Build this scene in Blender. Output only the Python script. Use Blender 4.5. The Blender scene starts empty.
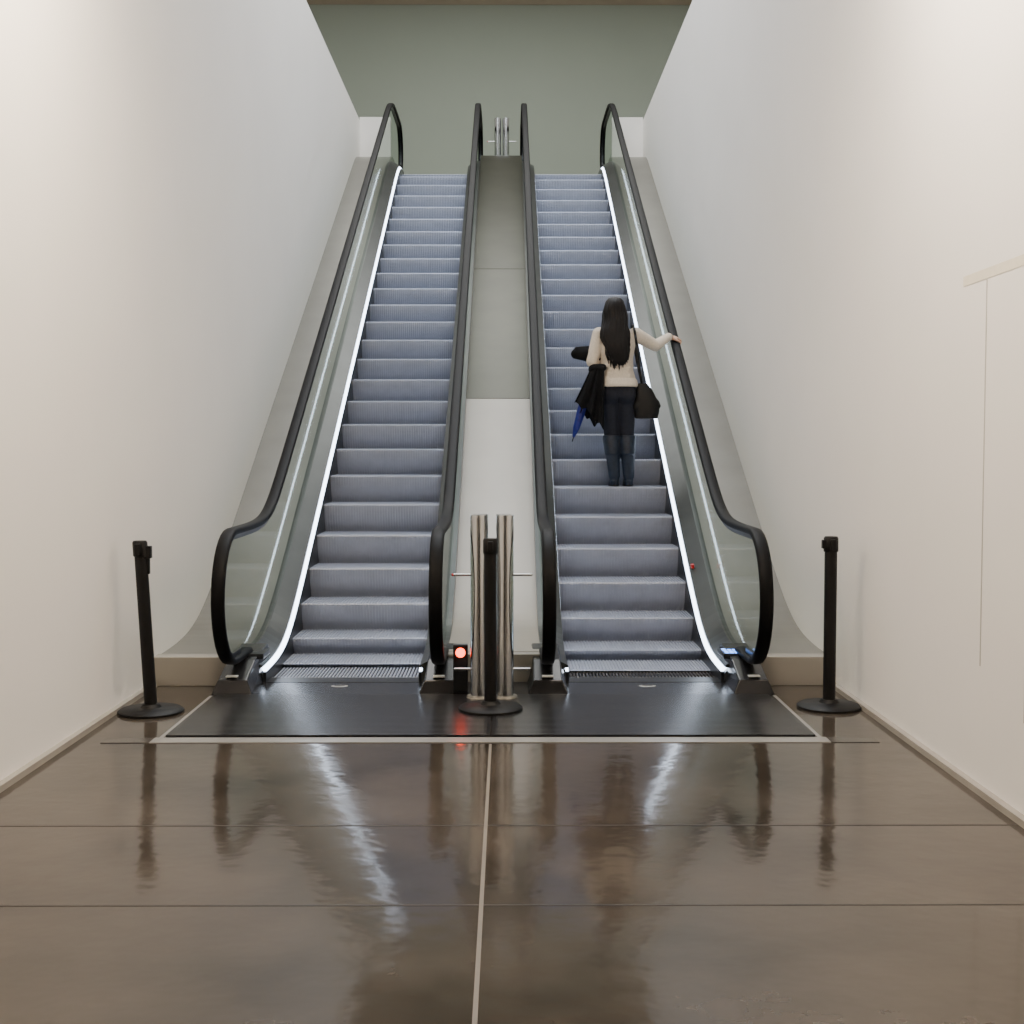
import bpy, math, random
from mathutils import Vector, Matrix
random.seed(4)
C = bpy.context.scene.collection
T30 = math.tan(math.radians(30))

# ------------------------------------------------------------ materials
def mat(name, col, rough=0.5, metal=0.0, emis=None, estr=0, noise=None, bump=None, spec=None, coat=0, var=0.0):
    m = bpy.data.materials.new(name); m.use_nodes = True
    nt = m.node_tree; b = nt.nodes['Principled BSDF']
    b.inputs['Base Color'].default_value = (*col, 1)
    b.inputs['Roughness'].default_value = rough
    b.inputs['Metallic'].default_value = metal
    if spec is not None: b.inputs['Specular IOR Level'].default_value = spec
    if coat: b.inputs['Coat Weight'].default_value = coat; b.inputs['Coat Roughness'].default_value = .1
    if emis:
        b.inputs['Emission Color'].default_value = (*emis, 1)
        b.inputs['Emission Strength'].default_value = estr
    tc = nt.nodes.new('ShaderNodeTexCoord')
    if noise:
        n = nt.nodes.new('ShaderNodeTexNoise'); n.inputs['Scale'].default_value = noise; n.inputs['Detail'].default_value = 6
        mp = nt.nodes.new('ShaderNodeMapping')
        nt.links.new(tc.outputs['Object'], mp.inputs['Vector']); nt.links.new(mp.outputs[0], n.inputs['Vector'])
        r = nt.nodes.new('ShaderNodeValToRGB')
        r.color_ramp.elements[0].position = .3; r.color_ramp.elements[1].position = .7
        r.color_ramp.elements[0].color = (*[c*(1-var) for c in col], 1)
        r.color_ramp.elements[1].color = (*[min(1, c*(1+var)) for c in col], 1)
        nt.links.new(n.outputs['Fac'], r.inputs['Fac']); nt.links.new(r.outputs['Color'], b.inputs['Base Color'])
    if bump:
        n2 = nt.nodes.new('ShaderNodeTexNoise'); n2.inputs['Scale'].default_value = bump[0]; n2.inputs['Detail'].default_value = 4
        bp = nt.nodes.new('ShaderNodeBump'); bp.inputs['Strength'].default_value = bump[1]; bp.inputs['Distance'].default_value = .01
        nt.links.new(tc.outputs['Object'], n2.inputs['Vector'])
        nt.links.new(n2.outputs['Fac'], bp.inputs['Height']); nt.links.new(bp.outputs[0], b.inputs['Normal'])
    return m

M_wall = mat('white_plaster', (.84, .81, .775), .75, noise=1.2, var=.015, bump=(60, .05), spec=.3)
M_green = mat('grey_green_paint', (.355, .40, .335), .7, noise=.5, var=.03)
M_soffit = mat('beige_soffit', (.50, .42, .32), .8, noise=1, var=.02)
M_ceil = mat('ceiling_paint', (.6, .58, .54), .8, noise=2, var=.02)
M_joint = mat('joint_dark', (.022, .018, .014), .4, noise=5, var=.1)
M_jointl = mat('joint_brass', (.17, .145, .115), .4, noise=8, var=.1)
M_trim = mat('trim_concrete', (.33, .30, .26), .5, noise=4, var=.1)
M_tape = mat('masking_tape', (.74, .69, .56), .7, noise=20, var=.04)
M_seam = mat('seam_grey', (.46, .43, .39), .7, noise=20, var=.04)
M_steel = mat('brushed_steel', (.27, .26, .235), .36, .75, noise=3, var=.06)
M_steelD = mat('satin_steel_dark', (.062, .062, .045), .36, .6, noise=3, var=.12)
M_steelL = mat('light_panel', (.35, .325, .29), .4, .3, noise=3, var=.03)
M_chrome = mat('polished_steel', (.58, .59, .60), .2, 1.0, noise=3, var=.03)
M_black = mat('black_rubber', (.004, .004, .0045), .5, noise=30, var=.1, spec=.10)
M_blackm = mat('black_powdercoat', (.005, .0045, .0045), .5, noise=30, var=.1, spec=.25)
M_dark = mat('dark_skirt_metal', (.03, .033, .036), .3, .6, noise=4, var=.1)
M_deck = mat('inner_deck_metal', (.065, .07, .068), .3, .6, noise=4, var=.1)
M_step = mat('step_aluminium', (.36, .39, .475), .42, .35, noise=12, var=.06)
M_plate = mat('landing_plate_metal', (.034, .034, .037), .24, .5, noise=8, var=.15)
M_groove = mat('groove_black', (.016, .016, .017), .3, noise=8, var=.1)
M_frame = mat('frame_steel', (.42, .41, .39), .3, .6, noise=8, var=.05)
M_frameD = mat('frame_steel_dark', (.10, .09, .078), .25, .4, noise=8, var=.1)
M_led = mat('led_white', (.9, .93, 1), .5, emis=(.70, .82, 1), estr=9, noise=3, var=.0)
M_red = mat('red_lamp', (.8, .05, .02), .4, emis=(1, .06, .015), estr=9, noise=3, var=.0)
M_redb = mat('red_button', (.6, .02, .02), .4, noise=3, var=.0)
M_blue = mat('blue_lamp', (.1, .25, .8), .4, emis=(.15, .35, 1), estr=4, noise=3, var=.0)
M_white = mat('white_label', (.75, .75, .75), .5, noise=9, var=.02)
M_skin = mat('skin', (.62, .40, .30), .5, noise=20, var=.05)
M_hair = mat('black_hair', (.007, .0055, .0055), .55, noise=40, var=.3, spec=.25)
M_sweat = mat('cream_knit', (.70, .62, .52), .9, noise=60, var=.08, bump=(120, .5))
M_jean = mat('navy_denim', (.006, .008, .018), .8, noise=50, var=.25)
M_boot = mat('boot_leather', (.010, .017, .034), .45, noise=30, var=.3, spec=.4)
M_coat = mat('black_cloth', (.006, .006, .007), .9, noise=40, var=.2, spec=.2)
M_bag = mat('black_leather', (.007, .0065, .0065), .55, noise=40, var=.2, spec=.3)
M_umb = mat('blue_nylon', (.012, .02, .24), .5, noise=40, var=.2)
M_lip = mat('lips', (.45, .16, .14), .5, noise=40, var=.05)
M_eye = mat('eye_dark', (.02, .012, .01), .2, noise=40, var=.05)

# floor: polished concrete
M_floor = bpy.data.materials.new('polished_concrete'); M_floor.use_nodes = True
nt = M_floor.node_tree; b = nt.nodes['Principled BSDF']
tc = nt.nodes.new('ShaderNodeTexCoord')
n1 = nt.nodes.new('ShaderNodeTexNoise'); n1.inputs['Scale'].default_value = 1.3; n1.inputs['Detail'].default_value = 9; n1.inputs['Roughness'].default_value = .62
r = nt.nodes.new('ShaderNodeValToRGB')
r.color_ramp.elements[0].position = .32; r.color_ramp.elements[0].color = (.028, .023, .018, 1)
r.color_ramp.elements[1].position = .70; r.color_ramp.elements[1].color = (.078, .063, .049, 1)
nt.links.new(tc.outputs['Object'], n1.inputs['Vector'])
nt.links.new(n1.outputs['Fac'], r.inputs['Fac']); nt.links.new(r.outputs['Color'], b.inputs['Base Color'])
mr = nt.nodes.new('ShaderNodeMapRange'); mr.inputs['To Min'].default_value = .04; mr.inputs['To Max'].default_value = .17
nt.links.new(n1.outputs['Fac'], mr.inputs['Value']); nt.links.new(mr.outputs[0], b.inputs['Roughness'])
b.inputs['Specular IOR Level'].default_value = .48
bp = nt.nodes.new('ShaderNodeBump'); bp.inputs['Strength'].default_value = .14; bp.inputs['Distance'].default_value = .01
n3 = nt.nodes.new('ShaderNodeTexNoise'); n3.inputs['Scale'].default_value = 7
nt.links.new(tc.outputs['Object'], n3.inputs['Vector']); nt.links.new(n3.outputs['Fac'], bp.inputs['Height']); nt.links.new(bp.outputs[0], b.inputs['Normal'])

# thin glass
M_glass = bpy.data.materials.new('balustrade_glass'); M_glass.use_nodes = True
nt = M_glass.node_tree; nt.nodes.clear()
o = nt.nodes.new('ShaderNodeOutputMaterial'); t = nt.nodes.new('ShaderNodeBsdfTransparent'); g = nt.nodes.new('ShaderNodeBsdfGlossy')
t.inputs['Color'].default_value = (.74, .80, .75, 1); g.inputs['Roughness'].default_value = .05; g.inputs['Color'].default_value = (.85, .9, .87, 1)
f = nt.nodes.new('ShaderNodeLayerWeight'); f.inputs['Blend'].default_value = .5
pw = nt.nodes.new('ShaderNodeMath'); pw.operation = 'POWER'; pw.inputs[1].default_value = 4.0
ml = nt.nodes.new('ShaderNodeMath'); ml.operation = 'MULTIPLY_ADD'; ml.inputs[1].default_value = .32; ml.inputs[2].default_value = .03
nt.links.new(f.outputs['Facing'], pw.inputs[0]); nt.links.new(pw.outputs[0], ml.inputs[0])
ms = nt.nodes.new('ShaderNodeMixShader')
nt.links.new(ml.outputs[0], ms.inputs[0]); nt.links.new(t.outputs[0], ms.inputs[1]); nt.links.new(g.outputs[0], ms.inputs[2]); nt.links.new(ms.outputs[0], o.inputs[0])

# ------------------------------------------------------------ mesh helpers
def empty(name, loc=(0, 0, 0)):
    e = bpy.data.objects.new(name, None); e.location = loc; e.empty_display_size = .2; C.objects.link(e); return e

class MB:
    def __init__(s): s.v = []; s.f = []; s.m = []
    def add(s, vs, fs, mi=0):
        o = len(s.v); s.v += [tuple(v) for v in vs]
        for f in fs: s.f.append([i+o for i in f]); s.m.append(mi)
        return s
    def box(s, x0, x1, y0, y1, z0, z1, mi=0):
        v = [(x, y, z) for z in (z0, z1) for y in (y0, y1) for x in (x0, x1)]
        return s.add(v, [(0, 2, 3, 1), (4, 5, 7, 6), (0, 1, 5, 4), (2, 6, 7, 3), (0, 4, 6, 2), (1, 3, 7, 5)], mi)
    def cyl(s, p1, r1, p2, r2, n=24, mi=0, caps=True):
        p1 = Vector(p1); p2 = Vector(p2); d = (p2-p1).normalized()
        a = d.orthogonal().normalized(); c = d.cross(a)
        vs = []
        for p, r in ((p1, r1), (p2, r2)):
            for i in range(n):
                t = 2*math.pi*i/n; vs.append(p+a*math.cos(t)*r+c*math.sin(t)*r)
        fs = [(i, (i+1) % n, n+(i+1) % n, n+i) for i in range(n)]
        if caps: fs += [tuple(range(n))[::-1], tuple(range(n, 2*n))]
        return s.add(vs, fs, mi)
    def ell(s, c, r, n=20, m=12, mi=0):
        vs = []; fs = []
        for j in range(m+1):
            ph = math.pi*j/m
            for i in range(n):
                t = 2*math.pi*i/n
                vs.append((c[0]+r[0]*math.sin(ph)*math.cos(t), c[1]+r[1]*math.sin(ph)*math.sin(t), c[2]+r[2]*math.cos(ph)))
        for j in range(m):
            for i in range(n):
                fs.append((j*n+i, (j+1)*n+i, (j+1)*n+(i+1) % n, j*n+(i+1) % n))
        return s.add(vs, fs, mi)
    def cap(s, p1, r1, p2, r2):   # tapered capsule
        s.cyl(p1, r1, p2, r2, 16); s.ell(p1, (r1,)*3, 16, 10); s.ell(p2, (r2,)*3, 16, 10); return s
    def rings(s, rs, n=28, mi=0, rip=None):
        vs = []; fs = []
        for k, (x, y, z, rx, ry) in enumerate(rs):
            for i in range(n):
                t = 2*math.pi*i/n; q = 1 if not rip else rip(t, k)
                vs.append((x+rx*q*math.cos(t), y+ry*q*math.sin(t), z))
        for k in range(len(rs)-1):
            for i in range(n):
                fs.append((k*n+i, k*n+(i+1) % n, (k+1)*n+(i+1) % n, (k+1)*n+i))
        fs += [tuple(range(n))[::-1], tuple(range((len(rs)-1)*n, len(rs)*n))]
        return s.add(vs, fs, mi)
    def obj(s, name, mats, parent=None, smooth=False, bevel=0, auto=False):
        me = bpy.data.meshes.new(name); me.from_pydata(s.v, [], s.f)
        if not isinstance(mats, (list, tuple)): mats = [mats]
        for m in mats: me.materials.append(m)
        for p, mi in zip(me.polygons, s.m): p.material_index = mi; p.use_smooth = smooth
        me.update()
        import bmesh
        bm = bmesh.new(); bm.from_mesh(me); bmesh.ops.recalc_face_normals(bm, faces=bm.faces); bm.to_mesh(me); bm.free()
        if auto:
            try: me.set_sharp_from_angle(angle=math.radians(40))
            except Exception: pass
        ob = bpy.data.objects.new(name, me); C.objects.link(ob)
        if bevel:
            bv = ob.modifiers.new('bevel', 'BEVEL'); bv.width = bevel; bv.segments = 2; bv.limit_method = 'ANGLE'
        if parent: ob.parent = parent
        return ob

def box(name, x0, x1, y0, y1, z0, z1, m, parent=None, bevel=0):
    return MB().box(x0, x1, y0, y1, z0, z1).obj(name, m, parent, bevel=bevel)

# ------------------------------------------------------------ room
WX = 2.17
box('floor', -WX, WX, -6, 8.6, -.12, 0, M_floor)
box('wall_left', -WX-.25, -WX, -6, 24, -.12, 6.55, M_wall)
box('wall_right', WX, WX+.25, -6, 24, -.12, 6.55, M_wall)
box('wall_rear', -WX, WX, -6.2, -6, -.12, 4.6, M_wall)
box('ceiling_lower', -WX-.25, WX+.25, -6.2, 6.2, 4.6, 4.8, M_ceil)
box('wall_bulkhead', -7, 7, 6.0, 6.2, 4.8, 10.2, M_ceil)
box('wall_back', -7, 7, 24, 24.2, 0, 10.2, M_green)
box('wall_upper_left', -7.2, -7, 6, 24.2, 5.4, 10.2, M_wall)
box('wall_upper_right', 7, 7.2, 6, 24.2, 5.4, 10.2, M_wall)
box('ceiling_upper', -7.2, 7.2, 6, 24.2, 10.2, 10.4, M_ceil)
box('trim_soffit', -7, 7, 23.6, 24, 9.86, 10.2, M_soffit)
box('floor_upper', -WX, WX, 19.75, 24, 5.3, 5.6, M_trim)
box('floor_upper_left', -7, -WX-.25, 6.2, 24, 5.3, 5.6, M_trim)
box('floor_upper_right', WX+.25, 7, 6.2, 24, 5.3, 5.6, M_trim)
box('wall_parapet_left', -WX, -1.70, 19.5, 19.62, 0, 6.6, M_wall)
box('wall_parapet_right', 1.70, WX, 19.5, 19.62, 0, 6.6, M_wall)
box('baseboard_left', -WX, -WX+.035, -6, 7.9, 0, .03, M_trim)
box('baseboard_right', WX-.035, WX, -6, 7.9, 0, .03, M_trim)
# floor joints
j = MB()
for y in (4.07, 4.95, 2.2, .2): j.box(-WX+.04, WX-.04, y-.004, y+.004, 0, .0012)
j.obj('trim_floor_joints', M_joint)
box('trim_floor_inlay', -.007, .007, -6, 6.34, 0, .0015, M_jointl)
# right-wall tape and panel seams
box('masking_tape', WX-.002, WX, 4.3, 5.76, 2.245, 2.29, M_tape)
s = MB(); s.box(WX-.002, WX, 5.474, 5.482, .55, 2.24); s.box(WX-.002, WX, 4.997, 5.003, .4, 1.05)
s.obj('trim_wall_seams', M_seam)

# ------------------------------------------------------------ incline functions
DA, DB, KF = 8.80, 18.50, .20
def sp(x, k): 
    q = x/k
    return x if q > 30 else k*math.log1p(math.exp(q))
def zn(D): return T30*(sp(D-DA, KF)-sp(D-DB, KF))
def zo(D): return .17+T30*(sp(D-9.05, .25)-sp(D-19.05, .12))
def samp(a, b):
    out = []; D = a
    while D < b-1e-6:
        out.append(D); D += .1 if (D < 10.2 or D > 17.6) else .5
    out.append(b); return out
def incl(mb, sec, a, b, zf, mi=0):
    Ds = samp(a, b); n = len(sec); vs = []; fs = []
    for D in Ds:
        z = zf(D)
        for x, dz in sec: vs.append((x, D, z+dz))
    for k in range(len(Ds)-1):
        for i in range(n):
            fs.append((k*n+i, k*n+(i+1) % n, (k+1)*n+(i+1) % n, (k+1)*n+i))
    fs += [tuple(range(n)), tuple(range((len(Ds)-1)*n, len(Ds)*n))[::-1]]
    mb.add(vs, fs, mi); return mb

YL, YU = 8.13, 19.2   # comb lines
def zr(D): return 1.0+T30*(sp(D-8.87, .16)-sp(D-18.57, .16))
rail = [(8.12, .2), (7.9, .2)]
for i in range(19):
    a = -math.pi/2-math.pi*i/18; rail.append((7.72+.4*math.cos(a), .6+.4*math.sin(a)))
for D in samp(7.9, 19.8): rail.append((D, zr(D)))
for i in range(19):
    a = math.pi/2-math.pi*i/18; rail.append((19.9+.4*math.cos(a), 6.2+.4*math.sin(a)))
rail += [(19.7, 5.8), (19.5, 5.8)]

def sweep(mb, X, path, sec):
    n = len(sec); vs = []; fs = []
    for k, (y, z) in enumerate(path):
        a = path[max(0, k-1)]; c = path[min(len(path)-1, k+1)]
        d = Vector((c[0]-a[0], c[1]-a[1])).normalized(); nn = Vector((-d.y, d.x))
        for x, h in sec: vs.append((X+x, y+nn.x*h, z+nn.y*h))
    for k in range(len(path)-1):
        for i in range(n): fs.append((k*n+i, k*n+(i+1) % n, (k+1)*n+(i+1) % n, (k+1)*n+i))
    fs += [tuple(range(n)), tuple(range((len(path)-1)*n, len(path)*n))[::-1]]
    mb.add(vs, fs); return mb
hsec = [(.041*math.copysign(abs(math.cos(t))**.6, math.cos(t)), .022*math.copysign(abs(math.sin(t))**.7, math.sin(t))) for t in [2*math.pi*i/16 for i in range(16)]]
ssec = [(-.012, -.05), (.012, -.05), (.012, -.015), (-.012, -.015)]

PHASE = {-1: .06, 1: .30}
def step_noses(side):
    Ds = []; D = YL+PHASE[side]
    while D < YU+.2: Ds.append(D); D += .404
    return Ds
def escalator(xc, side):   # side=-1: outer side is left
    E = empty('escalator', (0, 0, 0))
    x0, x1 = xc-.49, xc+.49
    # steps
    mb = MB(); rows = []
    Ds = step_noses(side)
    rows.append((YL-.05, 0, 0, 1))
    zp = 0
    for Dk in Ds:
        z = zn(Dk); dz = z-zp
        if dz > .01:
            rows.append((Dk-.008, zp, 0, 1)); rows.append((Dk-.004, zp-.02, 0, 0)); rows.append((Dk+.075, zp-.02, 0, 0))
            for t in (0, .1, .2, .32, .45, .6, .75, .9, .96): rows.append((Dk+.075*(1-t)**2, zp+dz*t, -1, 0))
            rows.append((Dk+.003, z-.003, -.7, .7)); rows.append((Dk+.018, z, 0, 1))
        else:
            rows.append((Dk-.004, zp, 0, 1)); rows.append((Dk-.002, zp-.012, 0, 0)); rows.append((Dk+.003, z-.012, 0, 0)); rows.append((Dk+.005, z, 0, 1))
        zp = z
    rows.append((YU+.35, zp, 0, 1))
    NR = 44; w = (x1-x0)/NR; xs = []
    for i in range(NR):
        a = x0+i*w; xs += [(a, 0), (a+w*.45, 0), (a+w*.5, 1), (a+w*.95, 1)]
    nx = len(xs); vs = []; fs = []
    for (y, z, ny, nz) in rows:
        for x, h in xs: vs.append((x, y+ny*h*.007, z+nz*h*.007-.007))
    for k in range(len(rows)-1):
        for i in range(nx-1): fs.append((k*nx+i, k*nx+i+1, (k+1)*nx+i+1, (k+1)*nx+i))
    mb.add(vs, fs); mb.obj('steps', M_step, E)
    # skirts, led strips, inner decks, glass, handrails
    for sg in (-1, 1):
        e = xc+sg*.49; gx = xc+sg*.6375; outer = (sg == side)
        sk = MB()
        pts = [(e, -.4), (e+sg*.02, -.4), (e+sg*.02, .075), (e, .075)]
        incl(sk, pts, 8.0, 19.75, zn); sk.obj('skirt', M_dark, E)
        ld = MB(); w_ = .026 if outer else .004
        pts = [(e+sg*.001, .076), (e+sg*.02, .076), (e+sg*(w_+.02), .102), (e+sg*w_, .102)]
        incl(ld, pts, 8.02, 18.75, zn); ld.obj('led_strip', M_led, E)
        dk = MB()
        pts = [(e+sg*.021, .060), (e+sg*(w_+.021), .100), (e+sg*(w_-.001), .104), (e+sg*(w_+.002), .118), (gx-sg*.012, .185), (gx+sg*.03, .185), (gx+sg*.03, -.1), (e+sg*.021, -.1)]
        incl(dk, pts, 8.0, 19.75, zn); dk.obj('inner_deck', M_deck, E)
        # glass sheet
        vs = []; fs = []
        q = rail[2:-2]
        for (y, z) in q:
            vs.append((gx, y, z))
            yy = min(max(y, 8.0), 19.7)
            vs.append((gx, yy, zn(yy)+.185))
        for k in range(len(q)-1): fs.append((2*k, 2*k+2, 2*k+3, 2*k+1))
        g = MB().add(vs, fs); g.obj('glass_panel', M_glass, E)
        h = sweep(MB(), gx, rail, hsec); h.obj('handrail', M_black, E, smooth=True, auto=True)
        h = sweep(MB(), gx, rail[1:-1], ssec); h.obj('handrail_guide', M_dark, E)
        # newel base housing
        nb = MB()
        for (ya, yb, zz, dirn) in ((7.62, 8.35, 0, 1), (19.3, 20.1, 5.6, -1)):
            prof = [(ya, 0), (ya+.03, .09), (ya+.30, .17), (yb, .21), (yb, 0)] if dirn > 0 else [(ya, 0), (ya, .24), (yb-.3, .2), (yb-.03, .09), (yb, 0)]
            a, c = gx-.12 if sg < 0 else gx-.135, gx+.135 if sg < 0 else gx+.12
            if not outer:
                a, c = (gx-.125, gx+.13)
            n = len(prof)
            vs = [(a if z == 0 else a+.04, y, zz+z) for y, z in prof]+[(c if z == 0 else c-.04, y, zz+z) for y, z in prof]
            fs = [tuple(range(n)), tuple(range(n, 2*n))[::-1]]+[(i, (i+1) % n, n+(i+1) % n, n+i) for i in range(n)]
            nb.add(vs, fs)
        nb.obj('newel_base', M_plate, E, bevel=.008)
        lb = MB().box(gx-.035, gx+.035, 7.655, 7.70, .105, .112); lb.obj('label', M_white, E)
    # landing plate with fine grooves
    px0, px1 = (-1.70, -.004) if side < 0 else (.004, 1.70)
    box('landing_plate', px0, px1, 6.5, 8.0, .001, .012, M_plate, E)
    gr = MB(); y = 6.53
    while y < 7.60: gr.box(px0+.02, px1-.02, y, y+.006, .012, .0124); y += .03
    gr.obj('landing_grooves', M_groove, E)
    box('comb_plate', x0, x1, 7.99, 8.15, -.02, .014, M_groove, E)
    cb = MB(); n = 44
    for i in range(n): 
        a = x0+(i+.1)*(x1-x0)/n; cb.box(a, a+.008, 8.14, 8.20, -.004, .010)
    cb.obj('comb_teeth', M_steel, E)
    # round plain badge
    bd = MB(); bd.ell((xc, 7.86, .013), (.055, .035, .003)); bd.obj('badge', M_frame, E)
    bd = MB(); bd.ell((xc, 7.86, .016), (.036, .018, .003)); bd.obj('badge_center', M_groove, E)
    # upper landing
    box('upper_landing_plate', xc-.68, xc+.68, 19.5, 21, 5.55, 5.606, M_plate, E)
    # outer side cladding deck
    oc = MB(); X = side
    xa, xb = side*1.645, side*(WX-.001)
    incl(oc, [(xa, 0), (xb, 0), (xb, -.17), (xa, -.17)], 8.05, 19.5, zo); oc.obj('side_cladding', M_steel, E)
    # light coloured end panel
    box('cladding_end', min(xa, xb), max(xa, xb), 7.93, 8.06, 0, .185, M_steelL, E, bevel=.004)
    # emergency stop + indicator panel
    ip = MB(); xi = xc+side*.57
    ip.box(xi-.06, xi+.06, 8.02, 8.26, zn(8.2)+.15, zn(8.2)+.185); ip.obj('indicator_panel', M_dark, E, bevel=.004)
    if side > 0:
        bl = MB(); zt = zn(8.2)+.185
        for i in range(3):
            for k in range(2): bl.box(xi-.045+i*.032, xi-.022+i*.032, 8.04+k*.10, 8.11+k*.10, zt, zt+.004)
        bl.obj('indicator_lamps', M_blue, E)
        st = MB(); zz = zn(9.6)+.155; st.cyl((xi-.03, 9.6, zz-.02), .013, (xi-.035, 9.59, zz+.006), .013); st.obj('stop_button', M_redb, E)
    return E
escalator(-.9725, -1); escalator(.9725, 1)

# centre divider deck between the escalators
DV = empty('divider_cladding')
def deckc(name, a, b, m):
    incl(MB(), [(-.305, .02), (.305, .02), (.305, -.15), (-.305, -.15)], a, b, zo).obj(name, m, DV)
deckc('panel_lower', 8.1, 12.18, M_steelL)  # same steel as above; its reflection is put into the paler colour
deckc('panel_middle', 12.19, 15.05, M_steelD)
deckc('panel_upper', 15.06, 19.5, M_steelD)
box('panel_end', -.305, .305, 8.0, 8.1, 0, .19, M_steelL, DV)
box('panel_top_end', -.305, .305, 19.5, 19.75, 5.3, 5.95, M_steelD, DV)

# frame around landing plates
fr = MB(); fr.box(-1.75, 1.75, 6.37, 6.48, .0, .004)
fr.box(-1.73, -1.71, 6.48, 7.60, 0, .003); fr.box(1.71, 1.73, 6.48, 7.60, 0, .003)
fr.box(-2.0, -1.75, 6.37, 6.48, .0, .003, 1); fr.box(1.75, 2.0, 6.37, 6.48, .0, .003, 1)  # darker steel at both ends of the front strip
fr.obj('floor_frame', [M_frame, M_frameD])

# ------------------------------------------------------------ stanchions
def stanchion(x, y, lean=0, h=.99, belt=0, rot=0):
    E = empty('crowd_control_stanchion', (x, y, .0125 if abs(x) < .5 else .0005))
    mb = MB(); mb.rings([(0, 0, 0, .185, .185), (0, 0, .012, .185, .185), (0, 0, .022, .17, .17), (0, 0, .032, .06, .06), (0, 0, .05, .045, .045)], 48)
    b_ = mb.obj('base', M_blackm, E, smooth=True, auto=True)
    p = MB(); p.rings([(0, 0, .03, .036, .036), (lean*(h-.09)/h, 0, h-.09, .036, .036)], 32)
    p.obj('post', M_blackm, E, smooth=True, auto=True)
    c = MB(); L = lean
    c.rings([(L*.92, 0, h-.09, .038, .038), (L*.92, 0, h-.085, .042, .042), (L, 0, h-.01, .042, .042), (L, 0, h, .036, .036)], 32)
    c.obj('belt_cassette', M_blackm, E, smooth=True, auto=True)
    k = MB()
    k.box(L-.016, L+.016, -.06, -.03, h-.075, h-.015)
    if belt:
        k.box(L+.02*belt, L+.065*belt, -.02, .02, h-.10, h-.03) if belt > 0 else k.box(L-.052, L-.02, -.02, .02, h-.07, h-.02)
        k.box(L+.02, L+.055, -.012, .012, h-.19, h-.09) if belt > 0 else None
    k.obj('belt_clip', M_blackm, E, bevel=.004)
stanchion(-1.955, 7.13, lean=-.05, h=.985, belt=1)
stanchion(1.965, 7.25, lean=.0, h=1.0, belt=-1)
stanchion(-.01, 7.15, h=.985)

# ------------------------------------------------------------ sensor posts
def gate(x, y, z, sx):
    E = empty('sensor_bollard', (x, y, z))
    m = MB(); m.cyl((0, 0, 0), .05, (0, 0, 1.10), .05, 32); m.cyl((-sx*.01, .11, 0), .045, (-sx*.01, .11, 1.10), .045, 32)
    m.obj('posts', M_chrome, E, smooth=True, auto=True)
    m = MB(); m.cyl((0, 0, 0), .075, (0, 0, .012), .07, 32); m.box(-.02, .02, .03, .08, .2, .22); m.obj('flange', M_steel, E, smooth=True, auto=True)
    m = MB()
    for h in (.74, .17): m.cyl((sx*.04, 0, h), .008, (sx*.15, 0, h), .008, 12)
    m.obj('arms', M_chrome, E, smooth=True, auto=True)
    m = MB()
    for h in (.74,): m.ell((sx*.155, 0, h), (.009, .009, .009))
    m.obj('arm_tips', M_redb if sx < 0 else M_chrome, E, smooth=True)
gate(-.085, 7.5, .013, -1); gate(.075, 7.5, .013, 1)
gate(-.06, 19.95, 5.6, -1); gate(.07, 19.95, 5.6, 1)
tl = empty('signal_lamp', (-.2, 7.62, .013))
MB().box(-.045, .045, 0, .05, 0, .30).obj('housing', M_dark, tl, bevel=.006)
MB().cyl((0, -.001, .25), .03, (0, -.012, .25), .028, 24).obj('red_lens', M_red, tl)

# ------------------------------------------------------------ woman
Ds = step_noses(1)
kk = max(i for i, d in enumerate(Ds) if d < 10.98)
WO = Vector((1.058, Ds[kk]+.17, zn(Ds[kk])))
print('step', kk, WO)
W = empty('woman', WO)
def remesh(mb, name, m, parent, vox=.008, sm=6, loc=None):
    ob = mb.obj('tmp', m, None)
    r_ = ob.modifiers.new('r', 'REMESH'); r_.mode = 'VOXEL'; r_.voxel_size = vox; r_.use_smooth_shade = True
    s_ = ob.modifiers.new('s', 'SMOOTH'); s_.iterations = sm; s_.factor = .5
    dg = bpy.context.evaluated_depsgraph_get(); me = bpy.data.meshes.new_from_object(ob.evaluated_get(dg))
    me.materials.clear(); me.materials.append(m)
    for p in me.polygons: p.use_smooth = True
    bpy.data.objects.remove(ob)
    o2 = bpy.data.objects.new(name, me); C.objects.link(o2); o2.parent = parent
    return o2
rx_ = 1.61-WO.x; hy = WO.y+.40
RH = Vector((rx_, .40, zr(hy)+.022-WO.z))   # top of the handrail under the hand
print('RH', RH)
sR = Vector((.150, 0, 1.325)); eR = Vector((.335, .09, 1.235)); wR = RH+Vector((-.060, -.080, .030))
sL = Vector((-.165, 0, 1.325)); eL = Vector((-.230, -.03, 1.085)); wL = Vector((-.13, .19, 1.07))
def torso(mb, g=0, lo=.86):
    rs = [(-.005, .0, .84, .150, .115), (-.005, 0, .92, .152, .112), (-.008, 0, 1.02, .126, .092), (-.01, 0, 1.12, .128, .095), (-.01, .005, 1.22, .146, .105), (-.01, .005, 1.30, .150, .09), (-.01, .005, 1.355, .12, .07), (-.012, .01, 1.39, .06, .055)]
    mb.rings([(x, y, z, a+g, b_+g) for x, y, z, a, b_ in rs if z >= lo])
def arms(mb, g=0):
    for S, E_, Wd in ((sR, eR, wR), (sL, eL, wL)):
        mb.cap(S, .050+g, E_, .038+g); mb.cap(E_, .038+g, Wd, .025+g)
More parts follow.
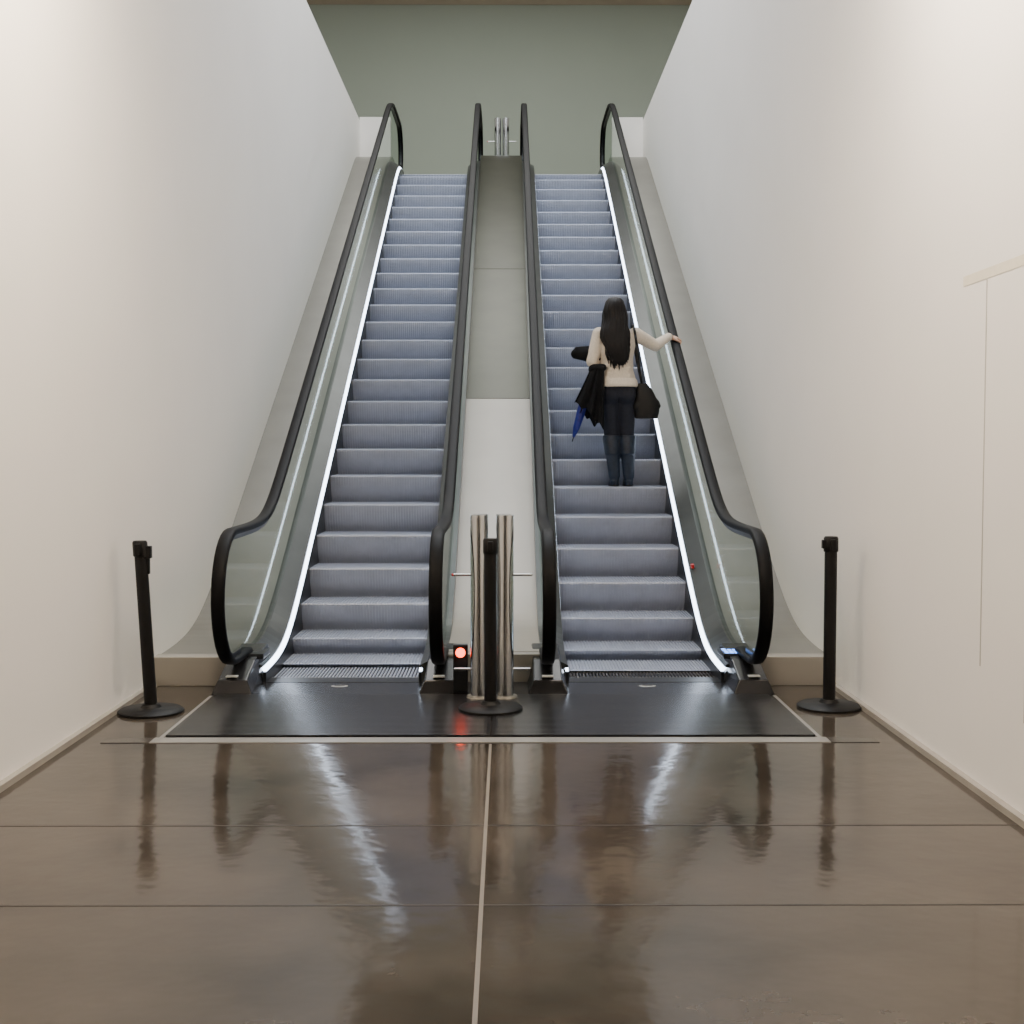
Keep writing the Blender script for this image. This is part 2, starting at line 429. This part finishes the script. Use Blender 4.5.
def legs(mb, g=0, top=.86, boots=False):
    for hx, kx, fx in ((-.075, -.058, -.030), (.070, .080, .095)):
        if not boots:
            mb.cap((hx, 0, top), .082+g, (kx, .01, .47), .055+g)
            mb.cap((kx, .01, .47), .055+g, (kx*.6+fx*.4, -.015, .30), .050+g)
        else:
            mb.rings([(kx, .008, .445, .060+g, .062+g), (kx, .006, .41, .061+g, .063+g), (kx*.8+fx*.2, -.005, .34, .056+g, .062+g), (kx*.6+fx*.4, -.014, .28, .053+g, .058+g)])
        mb.cap((kx*.6+fx*.4, -.015, .30), .050+g, (fx, -.02, .09), .036+g)
def hand(mb, wrist, palmc, fdir, side, curl, down):
    """palm + four curled fingers + thumb"""
    f_ = fdir.normalized(); d_ = down.normalized(); s_ = side.normalized()
    mb.cap(wrist, .022, palmc-f_*.02, .022)
    for k in (-1, -.33, .33, 1):
        mb.cap(palmc-f_*.035+s_*.016*k, .014, palmc+f_*.03+s_*.027*k, .0125)
    for k, L in ((-1, .062), (-.33, .076), (.33, .080), (1, .068)):
        a = palmc+f_*.032+s_*.029*k
        b1 = a+(f_*math.cos(curl*.4)+d_*math.sin(curl*.4))*L*.45
        b2 = b1+(f_*math.cos(curl*1.3)+d_*math.sin(curl*1.3))*L*.33
        b3 = b2+(f_*math.cos(curl*2)+d_*math.sin(curl*2))*L*.28
        mb.cap(a, .0095, b1, .0088); mb.cap(b1, .0088, b2, .008); mb.cap(b2, .008, b3, .007)
    t0 = palmc-f_*.025-s_*.025; t1 = t0-s_*.028+f_*.028+d_*.01; t2 = t1+f_*.03+d_*.016
    mb.cap(t0, .013, t1, .011); mb.cap(t1, .011, t2, .009)
body = MB(); torso(body, 0); arms(body, 0); legs(body, 0)
HC = Vector((-.03, .035, 1.515))
body.cap((-.012, .005, 1.35), .052, HC+Vector((0, -.01, -.07)), .048)
body.ell(HC+Vector((0, 0, .015)), (.073, .092, .098)); body.ell(HC+Vector((0, .02, -.055)), (.055, .066, .058))
body.cap(HC+Vector((0, .088, .01)), .009, HC+Vector((0, .108, -.022)), .013)
body.ell(HC+Vector((0, .078, -.088)), (.022, .016, .018))
for sx in (-1, 1): body.ell(HC+Vector((sx*.073, -.002, -.005)), (.010, .020, .030))
hand(body, wR, RH+Vector((-.012, .0, .020)), Vector((.75, .45, .05)), Vector((-.45, .75, .35)), 1.1, Vector((.1, 0, -1)))
hand(body, wL, wL+Vector((.02, .06, .0)), Vector((.35, .9, -.1)), Vector((0, .1, 1)), .8, Vector((1, 0, 0)))
remesh(body, 'body', M_skin, W, .0055, 4)
fc = MB()
for sx in (-1, 1): fc.ell(HC+Vector((sx*.030, .087, .012)), (.012, .006, .006))
fc.ell(HC+Vector((0, .084, -.055)), (.022, .008, .007), mi=1)
for sx in (-1, 1): fc.ell(HC+Vector((sx*.030, .089, .032)), (.018, .005, .003))
fc.obj('face_features', [M_eye, M_lip], W, smooth=True)
sw = MB(); torso(sw, .014, .91); 
for S, E_, Wd in ((sR, eR, wR), (sL, eL, wL)):
    sw.cap(S, .064, E_, .052); sw.cap(E_, .052, E_.lerp(Wd, .90), .038)
sw.cap((-.012, .005, 1.35), .062, (-.012, .008, 1.395), .058)
sw.rings([(-.005, -.01, .865, .176, .146), (-.005, -.008, .885, .181, .148), (-.005, -.004, .93, .172, .134)])
for i in range(9):
    zz = .94+i*.035; sw.cap((-.11+.02*(i % 3), -.085, zz), .02, (.09-.02*(i % 2), -.082, zz+.02), .02)
remesh(sw, 'sweater', M_sweat, W, .007, 5)
jn = MB(); jn.rings([(0, 0, .77, .15, .11), (0, 0, .84, .160, .122), (-.005, 0, .91, .156, .116)])
jn.ell((-.07, -.045, .80), (.085, .080, .09)); jn.ell((.07, -.045, .80), (.085, .080, .09))
legs(jn, .010)
remesh(jn, 'jeans', M_jean, W, .008, 5)
bt = MB(); legs(bt, .014, boots=True)
for fx in (-.030, .095):
    bt.rings([(fx, .06, .012, .043, .125), (fx, .06, .03, .044, .125), (fx, .045, .06, .040, .10), (fx, .0, .10, .042, .06)])
    bt.rings([(fx, -.035, .0, .032, .034), (fx, -.035, .05, .036, .04)])
    bt.cap((fx, -.02, .06), .042, (fx, .02, .07), .040)
remesh(bt, 'boots', M_boot, W, .006, 3)
bs = MB()
for fx in (-.030, .095):
    bs.rings([(fx, .055, .0, .046, .13), (fx, .055, .014, .046, .13)])
bs.obj('boot_soles', M_bag, W, smooth=True, auto=True)
# hair
hr = MB(); rs = []
pr = [(1.652, -.03, .025, .02, .02), (1.643, -.03, .022, .052, .062), (1.615, -.03, .02, .078, .094), (1.57, -.03, .012, .094, .106), (1.52, -.03, .004, .100, .108), (1.46, -.03, -.012, .106, .100), (1.40, -.034, -.04, .118, .082), (1.35, -.034, -.075, .126, .062), (1.29, -.036, -.095, .124, .050), (1.23, -.026, -.108, .112, .044), (1.17, -.010, -.112, .098, .038), (1.12, .004, -.112, .076, .032), (1.08, .012, -.112, .050, .026), (1.05, .018, -.11, .022, .014)]
for i in range(len(pr)-1):
    for t in (0, .5):
        a, c = pr[i], pr[i+1]; v = [a[q]*(1-t)+c[q]*t for q in range(5)]; rs.append((v[1], v[2], v[0], v[3], v[4]))
rs.append((pr[-1][1], pr[-1][2], pr[-1][0], pr[-1][3], pr[-1][4]))
ph = [random.uniform(0, 6.28) for _ in range(6)]
hr.rings(rs, 120, rip=lambda t, k: 1+min(1, k/8)*(.03*math.sin(17*t+ph[0]+k*.25)+.025*math.sin(29*t+ph[1]-k*.3)+.02*math.sin(43*t+ph[2]+k*.2)+.05*math.sin(k*.9+2*t)))
for q in range(70):
    t = random.uniform(-1, 1); x = -.02+t*.105
    z0 = 1.27+random.uniform(-.05, .05); x2 = x*.85+random.uniform(-.02, .02); z2 = 1.09+random.uniform(-.09, .04)+abs(t)*.05
    xm = (x+x2)/2+random.uniform(-.015, .015)
    hr.cap((x, -.12+abs(t)*.03, z0), .012, (xm, -.13+abs(t)*.02, (z0+z2)/2), .009); hr.cap((xm, -.13+abs(t)*.02, (z0+z2)/2), .009, (x2, -.124+abs(t)*.02, z2), .003)
hr.obj('hair', M_hair, W, smooth=True)

# coat draped over the left forearm
ct = empty('black_coat', WO)
def drape(name, top, bot, th, m, parent, seed, folds=5):
    rnd = random.Random(seed); ph = [rnd.uniform(0, 6) for _ in range(4)]
    nU, nV = 44, 30; vs = []; fs = []
    for sidn in (0, 1):
        for jv in range(nV+1):
            v = jv/nV
            for iu in range(nU+1):
                u = iu/nU
                a = Vector(top[0]).lerp(Vector(top[1]), u); c = Vector(bot[0]).lerp(Vector(bot[1]), u)
                p = a.lerp(c, v)
                amp = .006+.018*v
                p.y += amp*math.sin(folds*6.28*u+ph[0]+v*1.5)+amp*.5*math.sin(folds*11*u+ph[1])
                p.z += v*v*(.035*math.sin(folds*1.6*u+ph[2])+.02*math.sin(17*u+ph[3]))
                e = math.sin(math.pi*min(1, max(0, u)))**.4
                t_ = th*(.2+.8*e)*(1-.3*v)
                p.y += (-t_ if sidn == 0 else t_)
                vs.append(p)
    o = (nU+1)*(nV+1)
    for sidn in (0, 1):
        for jv in range(nV):
            for iu in range(nU):
                q = sidn*o+jv*(nU+1)+iu; fs.append((q, q+1, q+nU+2, q+nU+1))
    for iu in range(nU):
        fs.append((iu, iu+1, o+iu+1, o+iu)); q = nV*(nU+1)+iu; fs.append((q, q+1, o+q+1, o+q))
    for jv in range(nV):
        q = jv*(nU+1); fs.append((q, q+nU+1, o+q+nU+1, o+q)); q += nU; fs.append((q, q+nU+1, o+q+nU+1, o+q))
    MB().add(vs, fs).obj(name, m, parent, smooth=True)
drape('coat_body', [(-.235, -.05, 1.05), (-.13, -.12, 1.04)], [(-.39, -.10, .70), (-.13, -.15, .54)], .026, M_coat, ct, 2, 3)
drape('coat_side', [(-.22, .02, 1.06), (-.13, .12, 1.05)], [(-.35, .0, .62), (-.16, .08, .56)], .024, M_coat, ct, 8, 3)
lump = MB(); lump.cap((-.37, .0, 1.155), .045, (-.27, .02, 1.15), .060); lump.cap((-.27, .02, 1.15), .060, (-.17, .06, 1.10), .055); lump.cap((-.36, .0, 1.19), .03, (-.25, .03, 1.20), .03)
lump.cap((-.22, -.06, 1.025), .040, (-.14, -.105, 1.03), .034); lump.cap((-.22, -.04, 1.02), .045, (-.17, .08, 1.05), .05)
remesh(lump, 'coat_collar', M_coat, ct, .009, 4)
# shoulder bag at right hip
bg = empty('shoulder_bag', WO)
m_ = MB(); m_.rings([(.245, -.03, .59, .10, .055), (.250, -.03, .66, .112, .062), (.240, -.03, .76, .10, .058), (.225, -.03, .84, .075, .045), (.21, -.03, .90, .04, .022)])
m_.cap((.17, -.03, .70), .05, (.32, -.03, .72), .045); m_.cap((.20, -.05, .62), .035, (.30, -.05, .64), .04)
m_.cap((.31, -.03, .72), .04, (.355, -.03, .70), .02)
remesh(m_, 'bag_body', M_bag, bg, .008, 5)
st = MB(); pts = [Vector(p) for p in ((.205, -.03, .89), (.185, -.07, .98), (.165, -.11, 1.10), (.15, -.118, 1.22), (.14, -.10, 1.31), (.13, -.06, 1.385), (.125, .0, 1.405), (.13, .08, 1.37), (.15, .118, 1.25), (.18, .11, 1.08), (.21, .03, .91))]
for a, c in zip(pts, pts[1:]): st.cap(a, .011, c, .011)
st.obj('strap', M_bag, bg, smooth=True)
# closed umbrella
um = empty('umbrella', WO)
d0 = Vector((-.22, .055, .98)); d1 = Vector((-.40, .0, .39)); ax = (d1-d0)
u_ = MB()
def ringpath(fr_): 
    a = ax.normalized(); s1 = a.orthogonal().normalized(); s2 = a.cross(s1); vs = []; n = 24
    for t, r in fr_:
        for i in range(n):
            th = 6.2832*i/n; rr = r*(1+.16*math.cos(8*th+t*5)); vs.append(d0+ax*t+s1*math.cos(th)*rr+s2*math.sin(th)*rr)
    fs = [(k*n+i, k*n+(i+1) % n, (k+1)*n+(i+1) % n, (k+1)*n+i) for k in range(len(fr_)-1) for i in range(n)]
    return vs, fs
u_.add(*ringpath([(.18, .008), (.22, .026), (.4, .036), (.6, .036), (.8, .026), (.93, .010), (.94, .002)]))
u_.obj('canopy', M_umb, um, smooth=True)
u_ = MB(); u_.cyl(d0, .006, d1, .004, 10); u_.cap(d0-ax.normalized()*.04, .014, d0+ax.normalized()*.05, .014); u_.obj('shaft_and_handle', M_blackm, um, smooth=True)

# ------------------------------------------------------------ lights
def area(name, loc, sx, sy, power, col, rot=(0, 0, 0)):
    l = bpy.data.lights.new(name, 'AREA'); l.shape = 'RECTANGLE'; l.size = sx; l.size_y = sy; l.energy = power; l.color = col
    o = bpy.data.objects.new(name, l); o.location = loc; o.rotation_euler = rot; C.objects.link(o); return o
area('ceiling_lamp', (-1.0, 5.0, 4.40), .4, 2.2, 185, (1, .84, .64), (0, math.radians(60), 0))
area('ceiling_lamp', (1.0, 5.0, 4.40), .4, 2.2, 160, (1, .86, .70), (0, math.radians(-60), 0))
area('skylight_lamp', (0, 12, 10.1), 5, 6, 700, (.91, .95, 1))
area('skylight_lamp', (0, 18.5, 10.1), 6, 3, 330, (.98, .98, .95))
w = bpy.data.worlds.new('World'); bpy.context.scene.world = w; w.use_nodes = True
w.node_tree.nodes['Background'].inputs[0].default_value = (.8, .85, 1, 1); w.node_tree.nodes['Background'].inputs[1].default_value = .1

# ------------------------------------------------------------ camera
cd = bpy.data.cameras.new('camera'); cd.lens = 1254/1024*36; cd.sensor_width = 36
cam = bpy.data.objects.new('camera', cd); C.objects.link(cam)
cam.location = (.085, 0, 1.5); cam.rotation_euler = (math.radians(90-2.82), 0, math.radians(-.23))
bpy.context.scene.camera = cam
